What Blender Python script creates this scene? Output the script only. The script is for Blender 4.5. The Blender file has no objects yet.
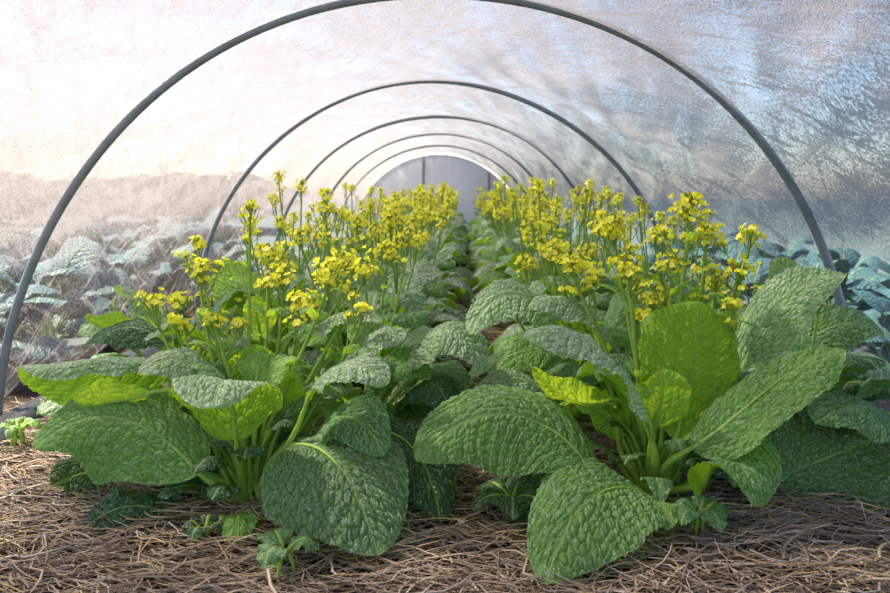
import bpy, math, random
import numpy as np
from mathutils import noise as mnoise, Vector

rng = np.random.default_rng(11)
random.seed(5)
S = bpy.context.scene
COL = S.collection
CAMH, F = 0.75, 700.0
VX, VY = 440.0, 193.0
def at(px, py, Y):
    """point of the place seen at a pixel of the photograph, Y metres ahead of the camera"""
    return np.array([(px - VX) / F * Y, Y, CAMH - (py - VY) / F * Y])
def nrm(a):
    a = np.asarray(a, float)
    return a / np.maximum(np.linalg.norm(a, axis=-1, keepdims=True), 1e-9)

# ------------------------------------------------------------------ mesh accumulation (quads)
class MB:
    def __init__(s): s.v = []; s.f = []; s.uv = []; s.uv2 = []; s.m = []; s.c = []; s.n = 0
    def add(s, v, f, uv=None, uv2=None, m=0, c=None):
        v = np.asarray(v, np.float32).reshape(-1, 3); f = np.asarray(f, np.int64).reshape(-1, 4)
        k = len(v)
        s.v.append(v); s.f.append(f + s.n); s.n += k
        s.uv.append(np.zeros((k, 2), np.float32) if uv is None else np.asarray(uv, np.float32).reshape(-1, 2))
        s.uv2.append(np.zeros((k, 2), np.float32) if uv2 is None else np.asarray(uv2, np.float32).reshape(-1, 2))
        s.m.append(np.full(len(f), m, np.int32))
        c = np.asarray((1, 1, 1, .5) if c is None else c, np.float32)
        if c.shape[-1] == 3: c = np.concatenate([c, np.full(c.shape[:-1] + (1,), .5, np.float32)], -1)
        s.c.append(np.broadcast_to(c.reshape(-1, 4) if c.ndim > 1 else c, (k, 4)))
    def mesh(s, name, mats):
        v = np.concatenate(s.v); f = np.concatenate(s.f).astype(np.int32)
        me = bpy.data.meshes.new(name)
        me.vertices.add(len(v)); me.vertices.foreach_set('co', v.ravel())
        me.loops.add(f.size); me.loops.foreach_set('vertex_index', f.ravel())
        me.polygons.add(len(f))
        me.polygons.foreach_set('loop_start', np.arange(0, f.size, 4, dtype=np.int32))
        me.polygons.foreach_set('loop_total', np.full(len(f), 4, np.int32))
        me.polygons.foreach_set('use_smooth', np.ones(len(f), bool))
        me.polygons.foreach_set('material_index', np.concatenate(s.m))
        for nm, src in (('UVMap', s.uv), ('Rel', s.uv2)):
            l = me.uv_layers.new(name=nm)
            l.data.foreach_set('uv', np.concatenate(src)[f.ravel()].ravel())
        ca = me.color_attributes.new('tint', 'FLOAT_COLOR', 'POINT')
        c4 = np.concatenate(s.c).astype(np.float32)
        ca.data.foreach_set('color', c4.ravel())
        for m in mats: me.materials.append(m)
        me.update(); me.validate()
        return me
    def build(s, name, mats, parent=None):
        if not isinstance(mats, (list, tuple)): mats = [mats]
        o = bpy.data.objects.new(name, s.mesh(name, mats)); COL.objects.link(o)
        if parent is not None: o.parent = parent
        return o
    def addmb(s, o, mmap=None):
        v = np.concatenate(o.v); f = np.concatenate(o.f); m = np.concatenate(o.m)
        s.v.append(v); s.f.append(f + s.n); s.n += len(v); s.uv.append(np.concatenate(o.uv)); s.uv2.append(np.concatenate(o.uv2))
        s.m.append(m if mmap is None else np.full(len(f), mmap, np.int32)); s.c.append(np.concatenate(o.c))

def gridf(a, b, wrap=False):
    i = np.arange(a - 1)[:, None]; j = np.arange(b if wrap else b - 1)[None, :]
    j2 = (j + 1) % b
    return np.stack([i * b + j, (i + 1) * b + j, (i + 1) * b + j2, i * b + j2], -1).reshape(-1, 4)

def tube(mb, path, rad, seg=8, m=0, c=None, flat=1.0):
    path = np.asarray(path, float); n = len(path)
    rad = np.broadcast_to(np.asarray(rad, float), (n,))
    T = nrm(np.gradient(path, axis=0))
    ref = np.array([0, 0, 1.0]) if abs(T[:, 2]).mean() < .8 else np.array([0, 1.0, 0])
    A = nrm(np.cross(T, ref)); B = np.cross(T, A)
    t = np.linspace(0, 2 * math.pi, seg, endpoint=False)
    ring = A[:, None] * np.cos(t)[None, :, None] + B[:, None] * np.sin(t)[None, :, None] * flat
    v = path[:, None] + ring * rad[:, None, None]
    mb.add(v, gridf(n, seg, True), m=m, c=c, uv=np.stack(np.broadcast_arrays(np.linspace(0, 1, n)[:, None], (t / 6.283)[None]), -1))
    # caps: centre point rings
    for e in (0, n - 1):
        cc = np.concatenate([v[e], np.repeat(path[e][None], seg, 0)])
        q = [[j, (j + 1) % seg, seg + (j + 1) % seg, seg + j] for j in range(seg)]
        if e == n - 1: q = [x[::-1] for x in q]
        mb.add(cc, q, m=m, c=c)

def bez(P, t):
    P = [np.asarray(p, float) for p in P]; t = np.asarray(t)[:, None]; n = len(P) - 1
    return sum(math.comb(n, i) * (1 - t) ** (n - i) * t ** i * P[i] for i in range(n + 1))

# ------------------------------------------------------------------ node helpers
class NT:
    def __init__(s, name):
        s.mat = bpy.data.materials.new(name); s.mat.use_nodes = True
        s.t = s.mat.node_tree; s.t.nodes.clear()
        s.out = s.n('ShaderNodeOutputMaterial')
    def n(s, ty, **kw):
        nd = s.t.nodes.new(ty)
        for k, v in kw.items(): setattr(nd, k, v)
        return nd
    def l(s, a, b): s.t.links.new(a, b)
    def set(s, sock, val):
        if hasattr(val, 'is_output') or hasattr(val, 'links'): s.l(val, sock)
        else:
            if hasattr(sock.default_value, '__len__') and not hasattr(val, '__len__'): val = (val,) * len(sock.default_value)
            if hasattr(val, '__len__') and len(val) == 3 and len(sock.default_value) == 4: val = (*val, 1)
            sock.default_value = val
    def math(s, op, a, b=None, c=None, clamp=False):
        nd = s.n('ShaderNodeMath', operation=op, use_clamp=clamp)
        s.set(nd.inputs[0], a)
        if b is not None: s.set(nd.inputs[1], b)
        if c is not None: s.set(nd.inputs[2], c)
        return nd.outputs[0]
    def mix(s, f, a, b, blend='MIX'):
        nd = s.n('ShaderNodeMix', data_type='RGBA', blend_type=blend)
        s.set(nd.inputs[0], f); s.set(nd.inputs[6], a); s.set(nd.inputs[7], b)
        return nd.outputs[2]
    def ss(s, x, lo, hi, a=0.0, b=1.0):
        nd = s.n('ShaderNodeMapRange', interpolation_type='SMOOTHSTEP')
        s.set(nd.inputs[0], x); nd.inputs[1].default_value = lo; nd.inputs[2].default_value = hi
        nd.inputs[3].default_value = a; nd.inputs[4].default_value = b
        return nd.outputs[0]
    def noise(s, vec, scale, detail=2, rough=.5, dist=0):
        nd = s.n('ShaderNodeTexNoise'); s.l(vec, nd.inputs['Vector'])
        nd.inputs['Scale'].default_value = scale; nd.inputs['Detail'].default_value = detail
        nd.inputs['Roughness'].default_value = rough; nd.inputs['Distortion'].default_value = dist
        return nd.outputs[0]
    def vor(s, vec, scale, feature='F1', rnd=1.0):
        nd = s.n('ShaderNodeTexVoronoi', feature=feature); s.l(vec, nd.inputs['Vector'])
        nd.inputs['Scale'].default_value = scale; nd.inputs['Randomness'].default_value = rnd
        return nd.outputs['Distance']
    def mapping(s, vec, scale=(1, 1, 1), rot=(0, 0, 0)):
        nd = s.n('ShaderNodeMapping'); s.l(vec, nd.inputs[0])
        nd.inputs['Scale'].default_value = scale; nd.inputs['Rotation'].default_value = rot
        return nd.outputs[0]
    def bump(s, h, strength, dist, nrm=None):
        nd = s.n('ShaderNodeBump'); s.l(h, nd.inputs['Height'])
        nd.inputs['Strength'].default_value = strength; nd.inputs['Distance'].default_value = dist
        if nrm is not None: s.l(nrm, nd.inputs['Normal'])
        return nd.outputs[0]

def leaf_material(name, top, under, frost=.3, vein=(.24, .36, .10), cells=70, detail=True, trans=.4, tcol=(.42, .72, .04)):
    k = NT(name)
    uv = k.n('ShaderNodeUVMap', uv_map='UVMap').outputs[0]
    rel = k.n('ShaderNodeUVMap', uv_map='Rel').outputs[0]
    sp = k.n('ShaderNodeSeparateXYZ'); k.l(uv, sp.inputs[0])
    sr = k.n('ShaderNodeSeparateXYZ'); k.l(rel, sr.inputs[0])
    s_, t_ = sp.outputs[0], k.math('ABSOLUTE', sp.outputs[1])
    oi = k.n('ShaderNodeObjectInfo').outputs['Random']
    geo = k.n('ShaderNodeNewGeometry')
    back = geo.outputs['Backfacing']
    wob = k.noise(uv, 14, 2)
    # lateral veins leave the midrib at an angle and curve towards the tip
    q = k.math('SUBTRACT', s_, k.math('MULTIPLY', t_, 0.75))
    q = k.math('ADD', q, k.math('MULTIPLY', k.math('SUBTRACT', wob, .5), .022))
    q = k.math('MULTIPLY', q, 1 / 0.040)
    lat = k.math('PINGPONG', q, .5)                                    # 0 on the vein, .5 between
    latm = k.ss(lat, 0.0, 0.07, 1, 0)
    midm = k.ss(t_, 0.0008, 0.0030, 1, 0)
    wuv = k.n('ShaderNodeVectorMath', operation='ADD'); k.l(uv, wuv.inputs[0])
    nz = k.n('ShaderNodeTexNoise'); k.l(uv, nz.inputs['Vector']); nz.inputs['Scale'].default_value = 60
    sc = k.n('ShaderNodeVectorMath', operation='SCALE'); k.l(nz.outputs['Color'], sc.inputs[0]); sc.inputs['Scale'].default_value = .010
    k.l(sc.outputs[0], wuv.inputs[1]); wv = wuv.outputs[0]
    relief = k.n('ShaderNodeAttribute', attribute_name='tint').outputs['Alpha']
    e1 = k.vor(wv, cells * (2.1 if detail else 1), 'DISTANCE_TO_EDGE')
    c1 = k.ss(e1, 0.0, 0.32)                                           # blisters between small veins
    cellv = k.ss(relief, 0.02, 0.30, 1, 0) if detail else k.ss(e1, 0.0, 0.06, 1, 0)
    latb = k.ss(lat, 0.0, 0.33)
    h = k.math('ADD', k.math('MULTIPLY', c1, .22 if detail else .7), k.math('MULTIPLY', latb, .25 if detail else .7))
    h = k.math('MULTIPLY', h, k.ss(t_, 0.0, 0.008))
    fine = k.noise(uv, 420, 2)
    h2 = k.math('ADD', h, k.math('MULTIPLY', fine, .06))
    # colour
    v_all = k.math('MAXIMUM', k.math('MULTIPLY', latm, .32), k.math('MAXIMUM', midm, k.math('MULTIPLY', cellv, .05)))
    big = k.noise(uv, 9, 3)
    vary = k.math('ADD', .72, k.math('MULTIPLY', big, .55))
    ct = k.mix(v_all, top, vein)
    cu = k.mix(k.math('MULTIPLY', v_all, .8), under, (vein[0] * 1.2, vein[1] * 1.1, vein[2] * 1.1))
    tin = k.n('ShaderNodeAttribute', attribute_name='tint').outputs['Color']
    # frost on the upper face: grains, denser on ridges and along the margin
    if detail:
        g1 = k.ss(k.vor(uv, 210), .17, .27, 1, 0)
        g1 = k.math('MULTIPLY', g1, k.ss(k.noise(uv, 45, 2), .36, .56))
        g2 = k.ss(k.noise(uv, 300, 2, .7), .42, .68)
    else:
        g1 = k.ss(k.noise(uv, 160, 2), .5, .7); g2 = k.ss(k.noise(uv, 90, 2), .35, .7)
    edge = k.math('MULTIPLY', k.ss(k.math('ABSOLUTE', sr.outputs[1]), .93, .99), k.noise(uv, 120, 2))
    ridge = k.ss(relief, .2, .8) if detail else k.ss(h, .35, 1.3)
    fr = k.math('MULTIPLY', g2, k.math('MULTIPLY', ridge, frost * 1.45))
    fr = k.math('ADD', fr, k.math('MULTIPLY', g1, .75 if detail else frost))
    fr = k.math('ADD', fr, frost * .16)
    fr = k.math('ADD', fr, k.math('MULTIPLY', edge, .05 + frost * .7))
    fr = k.math('MULTIPLY', fr, k.ss(midm, 0, 1, 1, .3), clamp=True)
    ct = k.mix(1.0, ct, tin, 'MULTIPLY')
    hsv = k.n('ShaderNodeHueSaturation'); k.l(ct, hsv.inputs['Color'])
    k.set(hsv.inputs['Hue'], k.math('ADD', .49, k.math('MULTIPLY', oi, .02)))
    k.set(hsv.inputs['Value'], k.math('MULTIPLY', vary, k.math('ADD', .85, k.math('MULTIPLY', oi, .3))))
    ct = k.mix(k.math('MINIMUM', fr, .8), hsv.outputs[0], (.82, .88, .86))
    col = k.mix(back, ct, cu)
    pb = k.n('ShaderNodeBsdfPrincipled'); k.l(col, pb.inputs['Base Color'])
    pb.inputs['Roughness'].default_value = .5; pb.inputs['Specular IOR Level'].default_value = .35
    bn = k.bump(h2, .9, .0045)
    k.l(bn, pb.inputs['Normal'])
    tr = k.n('ShaderNodeBsdfTranslucent')
    tcv = k.mix(k.math('MULTIPLY', k.math('MAXIMUM', v_all, k.math('MAXIMUM', k.math('MULTIPLY', latm, .9), k.ss(relief if detail else e1, .03, .45, .7, 0))), .9), tcol, (tcol[0] * .55, tcol[1] * .55, tcol[2] * .6))
    tc = k.mix(1.0, tcv, tin, 'MULTIPLY'); k.l(tc, tr.inputs['Color']); k.l(bn, tr.inputs['Normal'])
    mx = k.n('ShaderNodeMixShader'); mx.inputs[0].default_value = trans
    k.l(pb.outputs[0], mx.inputs[1]); k.l(tr.outputs[0], mx.inputs[2]); k.l(mx.outputs[0], k.out.inputs[0])
    return k.mat

def simple(name, c, rough=.6, trans=0, tcol=None, noise_scale=0, c2=None, bumpd=0, spec=.3, tint=False, metallic=0):
    k = NT(name)
    pb = k.n('ShaderNodeBsdfPrincipled'); pb.inputs['Roughness'].default_value = rough
    pb.inputs['Specular IOR Level'].default_value = spec; pb.inputs['Metallic'].default_value = metallic
    tc = k.n('ShaderNodeTexCoord').outputs['Object']
    col = c
    if noise_scale:
        nz = k.noise(tc, noise_scale, 4)
        col = k.mix(k.ss(nz, .3, .7), c, c2 or c)
        if bumpd: k.l(k.bump(nz, .8, bumpd), pb.inputs['Normal'])
    if tint:
        tn = k.n('ShaderNodeAttribute', attribute_name='tint').outputs['Color']
        col = k.mix(1.0, col, tn, 'MULTIPLY')
    k.set(pb.inputs['Base Color'], col)
    if trans:
        tr = k.n('ShaderNodeBsdfTranslucent'); k.set(tr.inputs[0], tcol or c)
        mx = k.n('ShaderNodeMixShader'); mx.inputs[0].default_value = trans
        k.l(pb.outputs[0], mx.inputs[1]); k.l(tr.outputs[0], mx.inputs[2]); k.l(mx.outputs[0], k.out.inputs[0])
    else: k.l(pb.outputs[0], k.out.inputs[0])
    return k.mat

M = {}
M['frosted'] = leaf_material('leaf frosted', (.10, .245, .032), (.26, .46, .035), frost=.85)
M['dewy'] = leaf_material('leaf dewy', (.095, .260, .024), (.24, .44, .03), frost=.20, cells=60)
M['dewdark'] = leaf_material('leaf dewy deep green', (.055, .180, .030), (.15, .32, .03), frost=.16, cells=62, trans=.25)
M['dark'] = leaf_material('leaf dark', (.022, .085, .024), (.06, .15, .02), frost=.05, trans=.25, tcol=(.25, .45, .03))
M['bright'] = leaf_material('leaf bright', (.15, .38, .025), (.27, .52, .05), frost=.2, trans=.48, tcol=(.66, .90, .05))
M['far'] = leaf_material('leaf in the row', (.080, .215, .045), (.26, .46, .035), frost=.66, detail=False)
M['farbright'] = leaf_material('pale leaf in the row', (.12, .30, .03), (.30, .50, .035), frost=.25, detail=False, trans=.5)
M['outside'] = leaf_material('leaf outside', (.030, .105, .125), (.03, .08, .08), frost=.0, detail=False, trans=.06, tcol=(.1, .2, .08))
M['stalk'] = simple('leaf stalk', (.30, .50, .07), .45, .3, (.5, .7, .08), 60, (.40, .58, .12), 0, .4)
M['stem'] = simple('flower stem', (.22, .38, .06), .5, .2, (.4, .6, .08), 50, (.30, .44, .10))
M['petal'] = simple('yellow petal', (.97, .93, .10), .5, .45, (1, 1, .10), tint=True)
M['bud'] = simple('flower bud', (.36, .46, .05), .5, .25, (.5, .6, .05), tint=True)
M['pipe'] = simple('grey plastic pipe', (.17, .205, .25), .38, noise_scale=18, c2=(.23, .26, .30), spec=.5)
M['straw'] = simple('straw', (1, 1, 1), .75, tint=True, spec=.2)

# ------------------------------------------------------------------ leaf geometry
def cell_relief(x, y, cell, seed):
    """0 in the creases between the small veins .. 1 on top of a blister"""
    gx = x / cell; gy = y / cell; ix = np.floor(gx).astype(int); iy = np.floor(gy).astype(int)
    f1 = np.full(x.shape, 9.); f2 = np.full(x.shape, 9.)
    for a in (-1, 0, 1):
        for b in (-1, 0, 1):
            cx = ix + a; cy = iy + b
            h = (cx * 73856093) ^ (cy * 19349663) ^ (seed * 83492791)
            h1 = ((h * 1103515245 + 12345) & 0x7fffffff) / 0x7fffffff; h2 = ((h * 22695477 + 1013904223) & 0x7fffffff) / 0x7fffffff
            d = np.hypot(cx + .12 + .76 * h1 - gx, cy + .12 + .76 * h2 - gy)
            f2 = np.where(d < f1, f1, np.minimum(f2, d)); f1 = np.minimum(f1, d)
    e = np.clip((f2 - f1) / .55, 0, 1)
    return 1 - (1 - e) ** 2.2
def leaf_geo(P, W, out=None, roll=0., cup=(-.35, -.35), nu=24, nv=16, ruffle=.006, quilt=.0045, twist=0., prof='round', seed=0, fold=0., tint=None, serr=.011, cell=.0170, bliss=.0072):
    """P: bezier points blade base -> tip. W: half width. v>0 is the side out x up points to."""
    r = np.random.default_rng(seed + 1000); ruffle = min(ruffle, W * .16)
    u = np.linspace(0, 1, nu) ** 1.0
    C = bez(P, u)
    d = np.gradient(C, axis=0); T = nrm(d)
    L = np.linalg.norm(np.diff(C, axis=0), axis=1).sum()
    if out is None:
        out = C[-1] - C[0]; out = np.array([out[0], out[1], 0.])
        if np.linalg.norm(out) < 1e-4: out = np.array([0, -1., 0])
    out = nrm(np.array(out, float)); S0 = np.cross(out, [0, 0, 1.])
    Sd = nrm(S0[None] - (T @ S0)[:, None] * T); N = np.cross(Sd, T)
    a = np.radians(roll + twist * u)[:, None]
    Sd, N = Sd * np.cos(a) + N * np.sin(a), N * np.cos(a) - Sd * np.sin(a)
    v = np.linspace(-1, 1, nv)
    if prof == 'round': w = np.sin(np.pi * np.clip(u, 0, 1) ** .85) ** .55
    elif prof == 'obov': w = np.sin(np.pi * np.clip(u, 0, 1) ** 1.15) ** .6 * (.75 + .3 * u)
    else: w = np.sin(np.pi * np.clip(u, 0, 1) ** .9) ** .8
    w = np.maximum(w, .03); w = W * w / w.max()
    edge_u = np.linspace(0, 1, nu)
    wl = w * (1 + serr * np.sin(edge_u * L / .011 * 3.14 + r.uniform(0, 6)) + .05 * np.sin(edge_u * 9 + r.uniform(0, 6)))
    wr = w * (1 + serr * np.sin(edge_u * L / .012 * 3.14 + r.uniform(0, 6)) + .05 * np.sin(edge_u * 8 + r.uniform(0, 6)))
    ww = np.where(v[None] < 0, wl[:, None], wr[:, None])
    cc = np.where(v < 0, cup[0], cup[1]); cc = np.where(abs(cc) < 1e-3, 1e-3, cc)
    av = np.abs(v); fo = math.radians(fold)
    side = np.sin(cc * av) / cc; hgt = (1 - np.cos(cc * av)) / cc
    side, hgt = side * math.cos(fo) - hgt * math.sin(fo), side * math.sin(fo) + hgt * math.cos(fo)
    X = np.sign(v)[None] * side[None] * ww; H = hgt[None] * ww
    s_ = u[:, None] * L + 0 * ww; t_ = v[None] * ww
    # quilting between lateral veins + wavy margin
    qq = (s_ - .75 * np.abs(t_)) / .040
    pp = np.abs((qq + .5) % 1 - .5) * 2
    sm = np.clip(np.abs(t_) / (W * .25), 0, 1)
    rel = cell_relief(s_ - .75 * np.abs(t_) + .003 * np.sin(s_ * 160 + t_ * 90), t_ * 1.15 + .5 + .003 * np.sin(t_ * 150), cell, seed)
    endf = np.clip(u * (1 - u) * 12, 0, 1)[:, None]
    bliss = min(bliss, W * .065); quilt = min(quilt, W * .045)
    H = H + bliss * (rel - .5) * endf * np.clip(np.abs(t_) / .006, 0, 1)
    H = H + quilt * (pp ** .6 - .5) * sm * np.clip(u * (1 - u) * 8, 0, 1)[:, None]
    ph = r.uniform(0, 6, 4)
    rf = np.sin(s_ / L * r.uniform(9, 14) + ph[0] + np.sign(t_) * ph[1]) + .6 * np.sin(s_ / L * r.uniform(18, 26) + ph[2] + np.sign(t_) * ph[3])
    H = H + ruffle * rf * (np.abs(v)[None] ** 3) + .008 * W / .12 * np.sin(s_ / L * 5 + ph[1]) * np.abs(v)[None]
    # a few broad dents so that no two blades are the same
    H = H + .05 * W * np.sin(3.2 * v[None] + 5 * u[:, None] + ph[0]) * np.clip(u * (1 - u) * 4, 0, 1)[:, None]
    # gentle sideways shift of the rounded tip
    Vv = C[:, None] + Sd[:, None] * X[..., None] + N[:, None] * H[..., None]
    off = r.uniform(0, 3)
    uv = np.stack([s_ + 0 * t_, t_ ], -1); uv2 = np.stack([u[:, None] + 0 * t_, np.maximum(np.abs(v)[None] + 0 * t_, np.clip((u[:, None] - .955) / .045, 0, 1)) ], -1)
    cl = np.ones(rel.shape + (4,)); cl[..., 3] = rel * (.45 + .55 * pp ** .5)
    mb = MB(); mb.add(Vv, gridf(nu, nv)[:, ::-1], uv, uv2, c=cl.reshape(-1, 4))
    return mb, C, N

def stalk_geo(B, C, N, r0=.010, r1=.0055, seg=7, n=9, midrib=.7):
    """leaf stalk from the crown to the blade base and on under the blade as a tapering midrib"""
    B = np.asarray(B, float); P = C[0]; T = nrm(C[1] - C[0])
    D = np.linalg.norm(P - B)
    path = bez([B, B + np.array([0, 0, 1.]) * D * .35 + (P - B) * .12, P - T * D * .3, P], np.linspace(0, 1, n))
    k = max(3, int(len(C) * midrib))
    rib = C[1:k] - N[1:k] * .0022
    path = np.concatenate([path, rib[:: max(1, len(rib) // 8)]])
    rad = np.concatenate([np.linspace(r0, r1, n), np.linspace(r1, .0012, len(path) - n)])
    mb = MB(); tube(mb, path, rad, seg)
    return mb

# ------------------------------------------------------------------ flowers
def sph(mb, c, r, ax, m, seg=5, rings=4, col=None):
    ax = nrm(ax); a = nrm(np.cross(ax, [.3, .5, .81])); b = np.cross(ax, a)
    th = np.linspace(.15, math.pi - .1, rings); ph = np.linspace(0, 2 * math.pi, seg, endpoint=False)
    v = c + ax * (np.cos(th) * r * 1.6)[:, None, None] + (a * np.cos(ph)[:, None] + b * np.sin(ph)[:, None])[None] * (np.sin(th) * r)[:, None, None]
    mb.add(v, gridf(rings, seg, True)[:, ::-1], m=m, c=col)
def flower(mb, c, ax, r, rg, lod=0):
    """four petals in a cross around the axis; material 0 petal"""
    ax = nrm(ax); a = nrm(np.cross(ax, rg.normal(size=3))); b = np.cross(ax, a)
    op = rg.uniform(.25, .95)
    cl = np.array([1, rg.uniform(.93, 1.05), rg.uniform(.6, 1.6)]) * rg.uniform(.85, 1.05)
    K = 3 if lod else 4
    for i in range(4):
        t = i * math.pi / 2 + rg.uniform(-.2, .2)
        d = a * math.cos(t) + b * math.sin(t); e = -a * math.sin(t) + b * math.cos(t)
        u = np.linspace(0, 1, K)[:, None, None]; v = np.linspace(-1, 1, 3)[None, :, None]
        w = r * .52 * np.sin(np.clip(u * .86 + .06, 0, 1) * math.pi) ** .7
        lift = (1 - op) * 1.1
        cu = d * (u * r * (.45 + .55 * op)) + ax * (r * (lift * u + .25 * u * (1 - u) - .25 * op * u * u))
        p = c + cu + e * (v * w) + ax * (np.abs(v) * w * .35 + rg.normal(0, .06) * r * v * u)
        mb.add(p, gridf(K, 3), m=0, c=cl)
def head_geo(h, w, nfl, nbud, seed, lod=0, fs=.0105, top=(0, 0, 0), lean=(0, 0, 1)):
    """raceme: open flowers low, buds at the top. origin = stem tip; materials petal, bud, stem"""
    rg = np.random.default_rng(seed); mb = MB(); mb_s = MB()
    top = np.asarray(top, float); lean = nrm(np.asarray(lean, float))
    for i in range(nfl):
        f = (i + .5) / nfl; z = -h * (1 - f) * .80 + h * .10
        t = i * 2.4 + rg.uniform(-.4, .4)
        rr = w * (.45 + .5 * math.sin(f * 2.6)) * rg.uniform(.35, 1.05)
        d = np.array([math.cos(t), math.sin(t), 0])
        root = top + lean * (z - .012); p = top + lean * (z + .018 * rg.uniform(.2, 1.3)) + d * rr
        flower(mb, p, d * .7 + np.array([0, 0, .8]) + rg.normal(0, .25, 3), fs * rg.uniform(.8, 1.2), rg, lod)
        if not lod or i % 2 == 0:
            tube(mb, bez([root, root + d * rr * .6, p], np.linspace(0, 1, 3)), .0010, 3, m=2)
    for i in range(nbud):
        f = (i + .5) / nbud
        t = i * 2.4 + .7; rr = w * .45 * rg.uniform(.1, 1) * (1.15 - f * .7)
        d = np.array([math.cos(t), math.sin(t), 0]); z = h * (.04 + .22 * f)
        p = top + lean * z + d * rr
        g = rg.uniform(.7, 1.4)
        sph(mb, p, rg.uniform(.003, .0045), d * .5 + lean, 1, 5, 4, (g * 1.2, g * 1.1, .8))
        if not lod: tube(mb, [top + lean * (z - .02), p], .0009, 3, m=2)
    for i in range(0 if lod else 5):                                    # slender young pods below
        t = rg.uniform(0, 6.28); d = np.array([math.cos(t), math.sin(t), 0]); z = -h * rg.uniform(1, 1.7)
        tube(mb, bez([top + lean * z, top + lean * z + d * .02, top + lean * (z + .035) + d * .03], np.linspace(0, 1, 4)), [.0009, .0011, .0014, .0005], 4, m=2)
    return mb
HEADM = [M['petal'], M['bud'], M['stem']]

def tag(o, label, cat, group=None, kind=None):
    if label: o['label'] = label
    if cat: o['category'] = cat
    if group: o['group'] = group
    if kind: o['kind'] = kind
    return o
def empty(name, loc, label, cat, group=None):
    o = bpy.data.objects.new(name, None); o.location = [float(x) for x in loc]; o.empty_display_size = .05
    COL.objects.link(o); return tag(o, label, cat, group)
def copy_tree(o, parent=None):
    c = o.copy(); COL.objects.link(c); c.parent = parent
    for ch in KIDS.get(o.name, []):
        copy_tree(ch, c)
    return c
KIDS = {}
def part(mb, name, mats, parent):
    o = mb.build(name, mats, parent); KIDS.setdefault(parent.name, []).append(o); return o

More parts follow.
